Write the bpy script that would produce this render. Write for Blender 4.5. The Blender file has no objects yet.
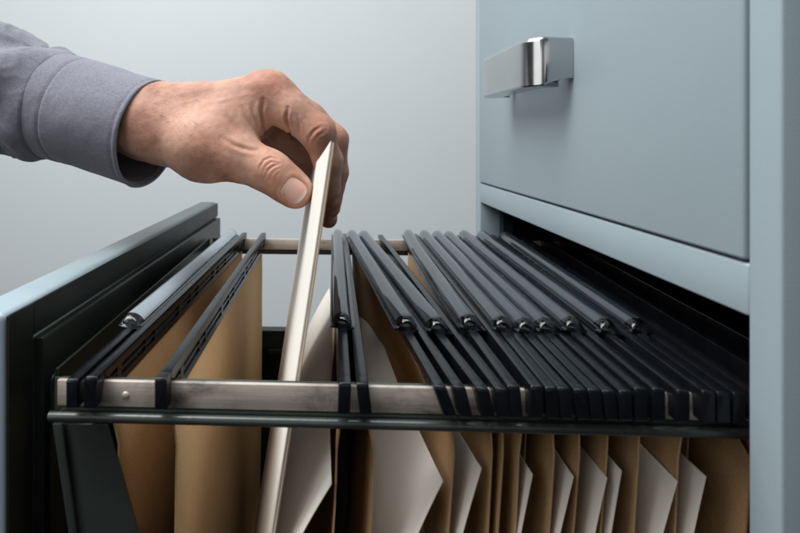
import bpy, bmesh, math, random
import numpy as np
from mathutils import Vector, Matrix, noise
from mathutils.bvhtree import BVHTree

random.seed(4)
SC = bpy.context.scene
COL = SC.collection

# ------------------------------------------------------------------ measuring
# camera at the origin, level, turned a little left, shifted lens (verticals stay vertical)
F = 560.0
VPX, HY = 327.0, 137.0
PSI = math.radians(2.74)
CX = VPX - F * math.tan(PSI)
CS, SN = math.cos(PSI), math.sin(PSI)
RIGHT = Vector((CS, SN, 0)); FWD = Vector((-SN, CS, 0)); UP = Vector((0, 0, 1))

def ray(px, py):
    return RIGHT * ((px - CX) / F) + FWD + UP * ((HY - py) / F)
def P(px, py, Y):
    d = ray(px, py); return d * (Y / d.y)
def PX(px, py, X):
    d = ray(px, py); return d * (X / d.x)

# ------------------------------------------------------------------ helpers
def tag(o, label=None, cat=None, group=None, kind=None):
    if label: o['label'] = label
    if cat: o['category'] = cat
    if group: o['group'] = group
    if kind: o['kind'] = kind
    return o

def empty(name, loc, label, cat, group=None):
    o = bpy.data.objects.new(name, None); COL.objects.link(o)
    o.empty_display_size = 0.02; o.location = loc
    return tag(o, label, cat, group)

def link(name, me, mat, parent=None, smooth=True):
    o = bpy.data.objects.new(name, me); COL.objects.link(o)
    if mat is not None: me.materials.append(mat)
    if smooth:
        for p in me.polygons: p.use_smooth = True
    if parent is not None:
        o.parent = parent
        w = Vector((0, 0, 0)); q = parent
        while q is not None:
            w = w + q.location; q = q.parent
        o.location = (0, 0, 0)
        me.transform(Matrix.Translation(-w))
    return o

def mesh(vs, fs, name='m'):
    me = bpy.data.meshes.new(name)
    me.from_pydata([tuple(v) for v in vs], [], fs); me.update()
    return me

def crisp(o):
    e = o.modifiers.new('e', 'EDGE_SPLIT'); e.split_angle = math.radians(45)

class MB:
    def __init__(s): s.v = []; s.f = []
    def add(s, vs, fs):
        b = len(s.v); s.v += [tuple(v) for v in vs]; s.f += [tuple(i + b for i in f) for f in fs]; return s
    def box(s, x0, x1, y0, y1, z0, z1, shear=0.0):
        vs = [(x + shear * y, y, z) for x in (x0, x1) for y in (y0, y1) for z in (z0, z1)]
        return s.add(vs, [(0, 1, 3, 2), (4, 6, 7, 5), (0, 4, 5, 1), (2, 3, 7, 6), (0, 2, 6, 4), (1, 5, 7, 3)])
    def prism(s, pts, d):
        n = len(pts); d = Vector(d)
        vs = [Vector(p) for p in pts] + [Vector(p) + d for p in pts]
        fs = [tuple(range(n)), tuple(range(2 * n - 1, n - 1, -1))] + [(i, i + n, (i + 1) % n + n, (i + 1) % n) for i in range(n)]
        return s.add(vs, fs)
    def tube(s, pts, r, n=12):
        pts = [Vector(p) for p in pts]; vs = []; m = len(pts)
        rr = r if isinstance(r, (list, tuple)) else [r] * m
        up = Vector((0.13, 0.21, 0.97)); prev = None
        for i, p in enumerate(pts):
            d = (pts[min(i + 1, m - 1)] - pts[max(i - 1, 0)]).normalized()
            a = d.cross(up if prev is None else prev.cross(d)); a = (d.cross(up) if prev is None else (prev - d * prev.dot(d))); a.normalize()
            b = d.cross(a); prev = a
            for k in range(n):
                t = 2 * math.pi * k / n
                vs.append(p + (a * math.cos(t) + b * math.sin(t)) * rr[i])
        fs = [(i * n + k, i * n + (k + 1) % n, (i + 1) * n + (k + 1) % n, (i + 1) * n + k) for i in range(m - 1) for k in range(n)]
        fs += [tuple(range(n - 1, -1, -1)), tuple((m - 1) * n + k for k in range(n))]
        return s.add(vs, fs)
    def build(s, name, mat, parent=None, bevel=0.0, seg=2, smooth=True, angle=40):
        bm = bmesh.new(); me = mesh(s.v, s.f)
        bm.from_mesh(me); bmesh.ops.recalc_face_normals(bm, faces=bm.faces)
        if bevel > 0:
            ed = [e for e in bm.edges if len(e.link_faces) == 2 and e.calc_face_angle(0) > math.radians(25)]
            bmesh.ops.bevel(bm, geom=ed, offset=bevel, segments=seg, profile=0.5, affect='EDGES', clamp_overlap=True)
        bm.to_mesh(me); bm.free()
        if smooth:
            for p in me.polygons: p.use_smooth = True
            me.set_sharp_from_angle(angle=math.radians(angle))
        return link(name, me, mat, parent, smooth=False)

# ------------------------------------------------------------------ materials
def new_mat(name):
    m = bpy.data.materials.new(name); m.use_nodes = True
    nt = m.node_tree; b = nt.nodes['Principled BSDF']
    return m, nt, b
def N(nt, t, **kw):
    n = nt.nodes.new(t)
    for k, v in kw.items():
        if k in n.inputs.keys(): n.inputs[k].default_value = v
        else: setattr(n, k, v)
    return n
def ramp(nt, stops):
    r = nt.nodes.new('ShaderNodeValToRGB'); el = r.color_ramp.elements
    el[0].position, el[0].color = stops[0][0], (*stops[0][1], 1)
    el[1].position, el[1].color = stops[-1][0], (*stops[-1][1], 1)
    for p, c in stops[1:-1]:
        e = el.new(p); e.color = (*c, 1)
    return r
def coords(nt, scale=(1, 1, 1)):
    t = nt.nodes.new('ShaderNodeTexCoord'); mp = nt.nodes.new('ShaderNodeMapping')
    mp.inputs['Scale'].default_value = scale
    nt.links.new(t.outputs['Object'], mp.inputs['Vector']); return mp.outputs['Vector']

def simple(name, c1, c2, rough, nscale=20, bump=0.0, bscale=400, scale=(1, 1, 1), metal=0.0, rvar=0.08, spec=0.5, coat=0.0, bdist=0.0005, detail=6):
    m, nt, b = new_mat(name); L = nt.links.new
    v = coords(nt, scale)
    n = N(nt, 'ShaderNodeTexNoise', Scale=nscale, Detail=detail, Roughness=0.6); L(v, n.inputs['Vector'])
    r = ramp(nt, [(0.3, c1), (0.7, c2)]); L(n.outputs['Fac'], r.inputs['Fac']); L(r.outputs['Color'], b.inputs['Base Color'])
    rr = N(nt, 'ShaderNodeMapRange'); rr.inputs['To Min'].default_value = rough - rvar; rr.inputs['To Max'].default_value = rough + rvar
    n2 = N(nt, 'ShaderNodeTexNoise', Scale=nscale * 2.3, Detail=5.0); L(v, n2.inputs['Vector'])
    L(n2.outputs['Fac'], rr.inputs['Value']); L(rr.outputs['Result'], b.inputs['Roughness'])
    b.inputs['Metallic'].default_value = metal; b.inputs['Specular IOR Level'].default_value = spec
    b.inputs['Coat Weight'].default_value = coat; b.inputs['Coat Roughness'].default_value = 0.15
    if bump > 0:
        n3 = N(nt, 'ShaderNodeTexNoise', Scale=bscale, Detail=3.0); L(v, n3.inputs['Vector'])
        bp = N(nt, 'ShaderNodeBump', Strength=bump, Distance=bdist); L(n3.outputs['Fac'], bp.inputs['Height']); L(bp.outputs['Normal'], b.inputs['Normal'])
    return m

M = {}
M['blue'] = simple('blue_grey_paint', (0.300, 0.375, 0.415), (0.318, 0.393, 0.433), 0.42, 6, 0.10, 900, rvar=0.04, spec=0.4)
M['green'] = simple('dark_green_enamel', (0.006, 0.008, 0.0065), (0.012, 0.015, 0.012), 0.34, 14, 0.12, 700, spec=0.2, rvar=0.07)
M['lip'] = simple('dark_green_enamel_lit', (0.026, 0.033, 0.029), (0.042, 0.050, 0.045), 0.28, 14, 0.12, 700, spec=0.5, rvar=0.07)  # same dark green enamel, colour lightened to paint in its brighter highlights
M['dark'] = simple('dark_metal', (0.010, 0.013, 0.020), (0.016, 0.020, 0.028), 0.5, 15)
M['plastic'] = simple('black_plastic', (0.0035, 0.0040, 0.0054), (0.007, 0.0080, 0.0104), 0.25, 60, 0.15, 1500, rvar=0.09, spec=0.22, bdist=0.0002)
M['chrome'] = simple('satin_chrome', (0.44, 0.45, 0.46), (0.52, 0.53, 0.54), 0.2, 25, metal=1.0, rvar=0.05)
def mk_edge():  # blue fading to dark along the edge: a reflection painted into the colour
    m = simple('blue_edge_painted_reflection', (0.300, 0.375, 0.415), (0.318, 0.393, 0.433), 0.25, 6, 0.10, 900, rvar=0.04, spec=0.6)
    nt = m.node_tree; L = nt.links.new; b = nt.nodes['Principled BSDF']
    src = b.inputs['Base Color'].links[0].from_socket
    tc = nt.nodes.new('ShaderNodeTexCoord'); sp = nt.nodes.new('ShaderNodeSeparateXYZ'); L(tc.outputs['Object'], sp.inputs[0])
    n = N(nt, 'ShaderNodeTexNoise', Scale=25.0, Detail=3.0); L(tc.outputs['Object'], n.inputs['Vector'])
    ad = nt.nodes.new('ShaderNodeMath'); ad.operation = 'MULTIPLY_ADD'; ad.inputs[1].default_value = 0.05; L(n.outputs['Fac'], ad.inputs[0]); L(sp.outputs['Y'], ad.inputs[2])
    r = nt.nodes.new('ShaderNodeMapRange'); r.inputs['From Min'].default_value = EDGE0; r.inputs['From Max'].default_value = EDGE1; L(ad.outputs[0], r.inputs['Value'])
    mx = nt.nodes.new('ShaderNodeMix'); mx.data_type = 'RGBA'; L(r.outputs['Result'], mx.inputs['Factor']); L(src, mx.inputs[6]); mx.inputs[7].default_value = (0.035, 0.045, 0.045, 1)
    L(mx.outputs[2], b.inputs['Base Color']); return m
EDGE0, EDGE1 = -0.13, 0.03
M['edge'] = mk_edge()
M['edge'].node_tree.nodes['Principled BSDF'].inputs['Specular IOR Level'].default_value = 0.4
M['wall'] = simple('wall_paint', (0.60, 0.64, 0.66), (0.62, 0.66, 0.68), 0.9, 1.5, rvar=0.02, spec=0.1)
M['paper'] = simple('paper', (0.76, 0.72, 0.66), (0.80, 0.76, 0.70), 0.85, 30, 0.1, 900, rvar=0.03, spec=0.2)
M['white'] = simple('white_card', (0.80, 0.775, 0.72), (0.84, 0.815, 0.76), 0.92, 30, 0.1, 1200, rvar=0.03, spec=0.1)
M['eyelet'] = simple('brass', (0.75, 0.66, 0.5), (0.85, 0.78, 0.62), 0.3, 30, metal=0.6)

def mk_kraft():
    m, nt, b = new_mat('kraft_card'); L = nt.links.new
    v = coords(nt)
    n = N(nt, 'ShaderNodeTexNoise', Scale=9.0, Detail=8.0, Roughness=0.65); L(v, n.inputs['Vector'])
    r = ramp(nt, [(0.3, (0.42, 0.262, 0.128)), (0.7, (0.50, 0.325, 0.170))]); L(n.outputs['Fac'], r.inputs['Fac'])
    f = N(nt, 'ShaderNodeTexNoise', Scale=1100.0, Detail=3.0); L(v, f.inputs['Vector'])
    fr = ramp(nt, [(0.35, (0.86, 0.84, 0.82)), (0.65, (1.06, 1.05, 1.04))]); L(f.outputs['Fac'], fr.inputs['Fac'])
    mx = nt.nodes.new('ShaderNodeMix'); mx.data_type = 'RGBA'; mx.blend_type = 'MULTIPLY'; mx.inputs['Factor'].default_value = 1
    L(r.outputs['Color'], mx.inputs[6]); L(fr.outputs['Color'], mx.inputs[7]); L(mx.outputs[2], b.inputs['Base Color'])
    b.inputs['Roughness'].default_value = 0.72; b.inputs['Specular IOR Level'].default_value = 0.3
    n2 = N(nt, 'ShaderNodeTexNoise', Scale=14.0, Detail=2.0); L(v, n2.inputs['Vector'])
    bp = N(nt, 'ShaderNodeBump', Strength=0.15, Distance=0.0004); L(f.outputs['Fac'], bp.inputs['Height'])
    bp2 = N(nt, 'ShaderNodeBump', Strength=0.25, Distance=0.004); L(n2.outputs['Fac'], bp2.inputs['Height']); L(bp.outputs['Normal'], bp2.inputs['Normal'])
    L(bp2.outputs['Normal'], b.inputs['Normal'])
    return m
M['kraft'] = mk_kraft()

def mk_steel():
    m, nt, b = new_mat('worn_steel'); L = nt.links.new
    v = coords(nt, (1, 1, 1.6))
    n = N(nt, 'ShaderNodeTexNoise', Scale=24.0, Detail=9.0, Roughness=0.68, Distortion=0.6); L(v, n.inputs['Vector'])
    r = ramp(nt, [(0.33, (0.10, 0.10, 0.11)), (0.42, (0.40, 0.355, 0.32)), (0.52, (0.60, 0.53, 0.48)), (0.72, (0.72, 0.66, 0.61))]); L(n.outputs['Fac'], r.inputs['Fac'])
    v2 = coords(nt, (1, 1, 30))
    n2 = N(nt, 'ShaderNodeTexNoise', Scale=30.0, Detail=5.0); L(v2, n2.inputs['Vector'])
    r2 = ramp(nt, [(0.3, (0.78, 0.77, 0.76)), (0.7, (1.05, 1.03, 1.0))]); L(n2.outputs['Fac'], r2.inputs['Fac'])
    mx = nt.nodes.new('ShaderNodeMix'); mx.data_type = 'RGBA'; mx.blend_type = 'MULTIPLY'; mx.inputs['Factor'].default_value = 1
    L(r.outputs['Color'], mx.inputs[6]); L(r2.outputs['Color'], mx.inputs[7]); L(mx.outputs[2], b.inputs['Base Color'])
    rr = N(nt, 'ShaderNodeMapRange'); rr.inputs['To Min'].default_value = 0.55; rr.inputs['To Max'].default_value = 0.25
    L(n.outputs['Fac'], rr.inputs['Value']); L(rr.outputs['Result'], b.inputs['Roughness'])
    b.inputs['Metallic'].default_value = 0.45
    bp = N(nt, 'ShaderNodeBump', Strength=0.25, Distance=0.0006); L(n.outputs['Fac'], bp.inputs['Height']); L(bp.outputs['Normal'], b.inputs['Normal'])
    return m
M['steel'] = mk_steel()

def mk_clear():
    m, nt, b = new_mat('clear_plastic'); L = nt.links.new
    b.inputs['Base Color'].default_value = (0.70, 0.76, 0.83, 1)
    b.inputs['Transmission Weight'].default_value = 1.0
    b.inputs['IOR'].default_value = 1.5
    v = coords(nt)
    n = N(nt, 'ShaderNodeTexNoise', Scale=60.0, Detail=6.0); L(v, n.inputs['Vector'])
    rr = N(nt, 'ShaderNodeMapRange'); rr.inputs['To Min'].default_value = 0.03; rr.inputs['To Max'].default_value = 0.10
    L(n.outputs['Fac'], rr.inputs['Value']); L(rr.outputs['Result'], b.inputs['Roughness'])
    return m
M['clear'] = mk_clear()

def mk_fabric():
    m, nt, b = new_mat('grey_cotton'); L = nt.links.new
    v = coords(nt)
    n = N(nt, 'ShaderNodeTexNoise', Scale=700.0, Detail=4.0, Roughness=0.7); L(v, n.inputs['Vector'])
    r = ramp(nt, [(0.3, (0.130, 0.130, 0.166)), (0.7, (0.208, 0.208, 0.252))]); L(n.outputs['Fac'], r.inputs['Fac']); L(r.outputs['Color'], b.inputs['Base Color'])
    b.inputs['Roughness'].default_value = 0.85; b.inputs['Specular IOR Level'].default_value = 0.2
    b.inputs['Sheen Weight'].default_value = 0.25; b.inputs['Sheen Roughness'].default_value = 0.5
    n2 = N(nt, 'ShaderNodeTexNoise', Scale=1600.0, Detail=2.0); L(v, n2.inputs['Vector'])
    bp = N(nt, 'ShaderNodeBump', Strength=0.35, Distance=0.0005); L(n2.outputs['Fac'], bp.inputs['Height'])
    n3 = N(nt, 'ShaderNodeTexNoise', Scale=45.0, Detail=3.0, Distortion=1.2); L(v, n3.inputs['Vector'])
    bp2 = N(nt, 'ShaderNodeBump', Strength=0.30, Distance=0.003); L(n3.outputs['Fac'], bp2.inputs['Height']); L(bp.outputs['Normal'], bp2.inputs['Normal'])
    L(bp2.outputs['Normal'], b.inputs['Normal'])
    return m
M['fabric'] = mk_fabric()
M['thread'] = simple('grey_thread', (0.12, 0.12, 0.15), (0.16, 0.16, 0.20), 0.8, 90)

def mk_skin():
    m, nt, b = new_mat('skin'); L = nt.links.new
    v = coords(nt)
    n = N(nt, 'ShaderNodeTexNoise', Scale=38.0, Detail=7.0, Roughness=0.62); L(v, n.inputs['Vector'])
    r = ramp(nt, [(0.30, (0.30, 0.140, 0.098)), (0.5, (0.43, 0.232, 0.166)), (0.70, (0.54, 0.330, 0.250))]); L(n.outputs['Fac'], r.inputs['Fac'])
    at = nt.nodes.new('ShaderNodeAttribute'); at.attribute_name = 'tint'
    mx = nt.nodes.new('ShaderNodeMix'); mx.data_type = 'RGBA'; mx.blend_type = 'MULTIPLY'; mx.inputs['Factor'].default_value = 1
    L(r.outputs['Color'], mx.inputs[6]); L(at.outputs['Color'], mx.inputs[7])
    L(mx.outputs[2], b.inputs['Base Color'])
    b.inputs['Subsurface Weight'].default_value = 0.12
    b.inputs['Subsurface Radius'].default_value = (1.0, 0.35, 0.2)
    b.inputs['Subsurface Scale'].default_value = 0.003
    b.inputs['Roughness'].default_value = 0.55; b.inputs['Specular IOR Level'].default_value = 0.35
    vo = N(nt, 'ShaderNodeTexVoronoi', Scale=900.0); vo.feature = 'DISTANCE_TO_EDGE'
    nd = N(nt, 'ShaderNodeTexNoise', Scale=300.0, Detail=2.0); L(v, nd.inputs['Vector'])
    va = nt.nodes.new('ShaderNodeVectorMath'); va.operation = 'SCALE'; va.inputs['Scale'].default_value = 0.003
    vb = nt.nodes.new('ShaderNodeVectorMath'); vb.operation = 'ADD'
    L(nd.outputs['Color'], va.inputs[0]); L(v, vb.inputs[0]); L(va.outputs[0], vb.inputs[1]); L(vb.outputs[0], vo.inputs['Vector'])
    bp = N(nt, 'ShaderNodeBump', Strength=0.30, Distance=0.0006); L(vo.outputs['Distance'], bp.inputs['Height'])
    n2 = N(nt, 'ShaderNodeTexNoise', Scale=240.0, Detail=5.0, Roughness=0.7); L(v, n2.inputs['Vector'])
    bp2 = N(nt, 'ShaderNodeBump', Strength=0.36, Distance=0.0009); L(n2.outputs['Fac'], bp2.inputs['Height']); L(bp.outputs['Normal'], bp2.inputs['Normal'])
    L(bp2.outputs['Normal'], b.inputs['Normal'])
    return m
M['skin'] = mk_skin()
m, nt, b = new_mat('nail'); M['nail'] = m
at = nt.nodes.new('ShaderNodeAttribute'); at.attribute_name = 'tint'
nt.links.new(at.outputs['Color'], b.inputs['Base Color'])
b.inputs['Roughness'].default_value = 0.33; b.inputs['Subsurface Weight'].default_value = 0.1; b.inputs['Subsurface Scale'].default_value = 0.002
M['hair'] = simple('dark_hair', (0.05, 0.03, 0.02), (0.07, 0.045, 0.03), 0.5, 50)

# ------------------------------------------------------------------ key levels
YN, YF = 0.231, 0.561                      # near and far hanging rails
ZR = P(57, 380, YN).z                      # top of rails
XC = 0.1590                                # plane of the cabinet face
YS = PX(748, 300, XC).y                    # near jamb of drawer openings
YE = PX(781, 300, XC).y                    # near corner of the cabinet
YFAR = PX(475.5, 200, XC).y                # far corner
YSF = PX(480, 200, XC).y
ZSEAM = PX(748, 264, XC).z
ZOPEN = PX(748, 317, XC).z
ZBOT = -0.50
print('levels', ZR, YS, YE, YFAR, YSF, ZSEAM, ZOPEN)

# ------------------------------------------------------------------ wall
mb = MB(); mb.box(-5, 5.5, 1.55, 1.65, -3.0, 3.2)
tag(mb.build('wall', M['wall'], smooth=False), kind='structure')

# ------------------------------------------------------------------ filing cabinet
cab = empty('filing_cabinet', (XC + 0.2, (YE + YFAR) / 2, ZBOT), 'blue grey steel filing cabinet with its lower drawer pulled open', 'filing cabinet')
XB = XC + 0.45
mb = MB()
# frame front face as butted members, side walls, back, top; each a little bevelled by hand
T = 0.0012
mb.prism([(XC, YE, 0.34), (XC, YE, ZBOT), (XC, YS, ZBOT), (XC, YS, 0.34)], (0.022, 0, 0))          # near stile
mb.prism([(XC, YSF, 0.34), (XC, YSF, ZBOT), (XC, YFAR, ZBOT), (XC, YFAR, 0.34)], (0.022, 0, 0))    # far stile
frame = mb
frame.prism([(XC + .0, YS, ZSEAM), (XC, YS, ZOPEN), (XC, YSF, ZOPEN), (XC, YSF, ZSEAM)], (0.020, 0, 0))
frame.prism([(XC, YS, 0.34), (XC, YS, 0.32), (XC, YSF, 0.32), (XC, YSF, 0.34)], (0.020, 0, 0))
frame.prism([(XC, YS, ZBOT), (XC, YS, ZBOT + 0.03), (XC, YSF, ZBOT + 0.03), (XC, YSF, ZBOT)], (0.020, 0, 0))
fr = frame.build('frame', M['blue'], cab, bevel=0.0013, seg=3)
mb = MB()
mb.box(XC + 0.022, XB, YE, YE + 0.002, ZBOT, 0.34)
mb.box(XC + 0.022, XB, YFAR - 0.002, YFAR, ZBOT, 0.34)
mb.box(XB - 0.002, XB, YE + 0.002, YFAR - 0.002, ZBOT, 0.34)
mb.box(XC + 0.022, XB - 0.002, YE + 0.002, YFAR - 0.002, 0.338, 0.34)
mb.box(XC + 0.022, XB - 0.002, YE + 0.002, YFAR - 0.002, ZBOT, ZBOT + 0.002)
mb.build('side_panel', M['blue'], cab, smooth=False)
mb = MB()
mb.box(XC + 0.0225, XB - 0.003, YS - 0.004, YS - 0.002, ZBOT + 0.01, ZOPEN + 0.02)
mb.box(XC + 0.0225, XB - 0.003, YSF + 0.001, YSF + 0.003, ZBOT + 0.01, ZOPEN + 0.02)
mb.box(XC + 0.0205, XB - 0.003, YS - 0.002, YSF + 0.001, ZOPEN + 0.012, ZOPEN + 0.014)
mb.box(XC + 0.020, XC + 0.03, YSF - 0.012, YSF - 0.001, ZOPEN - 0.25, ZOPEN + 0.012)
mb.build('inner_lining', M['dark'], cab, smooth=False)
# upper closed drawer
g = 0.0011
mb = MB(); mb.prism([(XC - 0.0012, YS + g, 0.319), (XC - 0.0012, YS + g, ZSEAM + g), (XC - 0.0012, YSF - g, ZSEAM + g), (XC - 0.0012, YSF - g, 0.319)], (0.018, 0, 0))
up = mb.build('closed_drawer', M['blue'], cab, bevel=0.0016, seg=3)
# handle: chrome pull, U in plan, with a lip turned in under the grip
def handle():
    yn = PX(576, 60, XC).y; yf = yn + 0.118; so = 0.030
    # plan path of outer face
    path = []
    def arc(cx, cy, r, a0, a1, n=7):
        for i in range(n):
            a = a0 + (a1 - a0) * i / (n - 1); path.append((cx + r * math.cos(a), cy + r * math.sin(a)))
    path.append((XC - 0.0012, yn))
    path.append((XC - 0.006, yn))
    arc(XC - so + 0.0155, yn + 0.0165, 0.0160, -math.pi / 2 - 0.05, -math.pi + .05, 12)
    path.append((XC - so - 0.0004, yn + 0.03)); path.append((XC - so - 0.0004, yf - 0.03))
    arc(XC - so + 0.0155, yf - 0.0165, 0.0160, math.pi - .05, math.pi / 2 + 0.05, 12)
    path.append((XC - 0.006, yf)); path.append((XC - 0.0012, yf))
    cxm, cym = XC - 0.0012, (yn + yf) / 2
    z1 = P(576, 37, yn).z; z0 = P(576, 78, yn).z
    m = MB(); n = len(path); rings = []
    # section rings: outer top, outer bottom, inner-bottom, inner-top
    for (x, y) in path:
        dy = max(-1, min(1, (y - cym) / ((yf - yn) / 2)))
        t = 0.0042
        f = max(0.0, min(1, (XC - 0.010 - x) / 0.012))         # 1 on the grip, 0 on the legs
        ix = min(XC - 0.0012, x + t * f + (0.0 if f > 0 else 0)); iy = y - t * dy * (1 if abs(dy) > 0.7 else 0)
        lx = ix + 0.011 * f
        zt = z1 + 0.0012 * f; zb = z0 - 0.0050 * f
        rings.append([(x, y, zt - 0.003), (x + 0.0012 * f, y - 0.0008 * dy, zt - 0.0008), (x + 0.003 * f, y - 0.0022 * dy, zt),
                      (ix + 0.001 * f, iy, zt), (ix, iy, zt - 0.002), (ix, iy, zb + 0.004), (lx, iy - 0.004 * dy * (1 if abs(dy) > 0.7 else 0), zb + 0.003),
                      (lx, iy - 0.004 * dy * (1 if abs(dy) > 0.7 else 0), zb), (x + 0.001 * f, y - 0.0005 * dy, zb), (x, y, zb + 0.001)])
    k = len(rings[0]); vs = [p for r in rings for p in r]
    fs = [(i * k + j, i * k + (j + 1) % k, (i + 1) * k + (j + 1) % k, (i + 1) * k + j) for i in range(n - 1) for j in range(k)]
    fs += [tuple(range(k)), tuple((n - 1) * k + j for j in range(k - 1, -1, -1))]
    m.add(vs, fs)
    return m.build('handle', M['chrome'], up, smooth=True, angle=28)
handle()

# ------------------------------------------------------------------ open drawer: tray + front panel + rails
SH = 0.0232                                  # the open drawer sits a touch skewed on its slides
XI, XO = -0.1375, -0.158                     # inner / outer face of the front (before skew)
ZT = -0.0729
YA, YB = 0.2250, 0.625
mb = MB()
mb.box(-0.118, XC + 0.40, YF + 0.026, YF + 0.028, -0.46, -0.2)              # far side wall (low)
mb.box(-0.118, XC + 0.40, YF + 0.018, YF + 0.026, -0.206, -0.2)
mb.box(-0.118, XC + 0.40, YF + 0.015, YF + 0.018, -0.218, -0.2)
mb.box(-0.118, XC + 0.40, YN - 0.004, YN - 0.002, -0.46, -0.2)
mb.box(-0.118, XC + 0.40, YN - 0.002, YF + 0.026, -0.462, -0.46)             # floor of tray
mb.box(XC + 0.398, XC + 0.40, YN - 0.002, YF + 0.026, -0.46, -0.12)
tray = mb.build('open_drawer', M['green'], cab, smooth=False)
# front shell
mb = MB()
mb.box(XO, XI - 0.0006, YA, YB, -0.46, ZT, shear=SH)
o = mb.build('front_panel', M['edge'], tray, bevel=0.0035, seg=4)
# inner frame (dark) with a raised inner plate
mb = MB()
zz = ZT - 0.0012; lip = 0.0148; yl = 0.2450
xi0, xi1 = XI - 0.0006, XI + 0.0006
mb.box(xi0, xi1, YA + 0.0006, yl, -0.455, zz, shear=SH)
mb.box(xi0, xi1, yl, YB - 0.0008, zz - lip, zz, shear=SH)
mb.build('inner_flange', M['green'], tray, bevel=0.0004, seg=1)
mb = MB()
mb.box(xi0, XI + 0.0042, yl + 0.0012, YB - 0.004, -0.455, zz - lip - 0.0012, shear=SH)
mb.build('inner_plate', M['green'], tray, bevel=0.0011, seg=3)
# near-left upright with rounded top corner
def corner_plate():
    m = MB()
    a = PX(33.5, 371, XI + 0.006)
    y0 = 0.2535; pts = []
    x = XI + 0.0062 + SH * 0.26
    # an upright flange facing the drawer, rounded at top
    yb, yt = 0.2475, 0.262
    zt = P(40, 372, 0.252).z
    arcp = [(yb, -0.455), (yb, zt - 0.002), (yb + 0.002, zt)]
    for i in range(7):
        t = math.pi / 2 * i / 6
        arcp.append((yt - 0.008 + 0.008 * math.sin(t), zt - 0.008 + 0.008 * math.cos(t)))
    arcp.append((yt, -0.455))
    m.prism([(x, yy, z_) for yy, z_ in arcp], (0.0012, 0, 0))
    return m.build('corner_flange', M['green'], tray, bevel=0.0003, seg=1)
corner_plate()
# brace at the near corner
mb = MB()
a, b_, c, d = P(62, 424, YN + .006), P(108, 424, YN + .006), P(168, 640, YN + .006), P(84, 640, YN + .006)
mb.prism([a, b_, c, d], (0, 0.0016, 0))
a, b_, c, d = P(52, 424, YN + .003), P(62, 424, YN + .0035), P(90, 640, YN + .0035), P(84, 640, YN + .003)
mb.prism([a, b_, c, d], (0, 0.002, 0))
mb.build('corner_brace', M['lip'], tray, bevel=0.0005, seg=2)
mb = MB()
mb.prism([P(262, 246, YF + .012), P(275, 246, YF + .012), P(262, 330, YF + .012), P(240, 330, YF + .012)], (0, 0.0016, 0))
# rails
XL = P(57, 390, YN).x
RH = 0.0107
def rail(y, x0, thick):
    m = MB(); m.box(x0, XC + 0.38, y, y + thick, ZR - RH, ZR)
    return m.build('hanging_rail', M['steel'], tray, bevel=0.0004, seg=2)
rail(YN, XL, 0.0024); rail(YF, XL + 0.004, 0.0024)
# folded lip under each rail + corner bend returning along the front
def lip_path(y, yy):
    z = P(200, 419, YN).z + 0.0004
    zl = z
    m = MB()
    x0 = XL - 0.0035
    pts = [(XC + 0.38, y, zl), (0.1, y, zl), (-0.05, y, zl), (x0 + 0.006, y, zl), (x0 + 0.001, y, zl)]
    m.box(x0 + 0.0006, XL + 0.003, min(y + .0052 * yy, y + .0062 * yy), max(y + .0052 * yy, y + .0062 * yy), zl, ZR - 0.0006)
    m.tube(pts, 0.0021, 12)
    m.box(x0 + 0.004, XC + 0.38, min(y + .0012 * yy, y + 0.0085 * yy), max(y + 0.0012 * yy, y + 0.0085 * yy), zl - 0.0014, zl + 0.001)
    m.box(x0 + 0.003, XC + 0.38, min(y + 0.0062 * yy, y + 0.0078 * yy), max(y + 0.0062 * yy, y + 0.0078 * yy), zl + 0.0012, ZR - 0.001)
    return m.build('rail_lip', M['lip'], tray, bevel=0, angle=60)
lip_path(YN - 0.0015, 1); lip_path(YF + 0.0115, -1)
# strip joining both rails at the front end
mb = MB(); mb.box(XL - 0.0048, XL - 0.0034, YN + 0.008, YF - 0.004, ZR - 0.016, ZR + 0.0016)
mb.build('end_strip', M['green'], tray, bevel=0.0004, seg=1)
def rivet(px, py):
    c = P(px, py, YN); bm = bmesh.new()
    bmesh.ops.create_uvsphere(bm, u_segments=16, v_segments=10, radius=0.0017)
    for v in bm.verts: v.co = Vector((v.co.x, v.co.y * 0.42, v.co.z)) + c
    me = bpy.data.meshes.new('rivet'); bm.to_mesh(me); bm.free()
    return link('rivet', me, M['steel'], tray)
rivet(125.5, 395.5)
mb = MB(); mb.box(-0.06, 0.0, YF + 0.0105, YF + 0.0145, -0.222, -0.2185)
mb.build('slide_bracket', M['green'], tray, smooth=False)

# ------------------------------------------------------------------ hanging folders
BW = 0.0049
def xy_line(nx, fx):
    """x at the near rail and at the far rail from where a bar rests on them"""
    return P(nx, 376, YN - 0.004).x, P(fx, 233, YF).x

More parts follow.
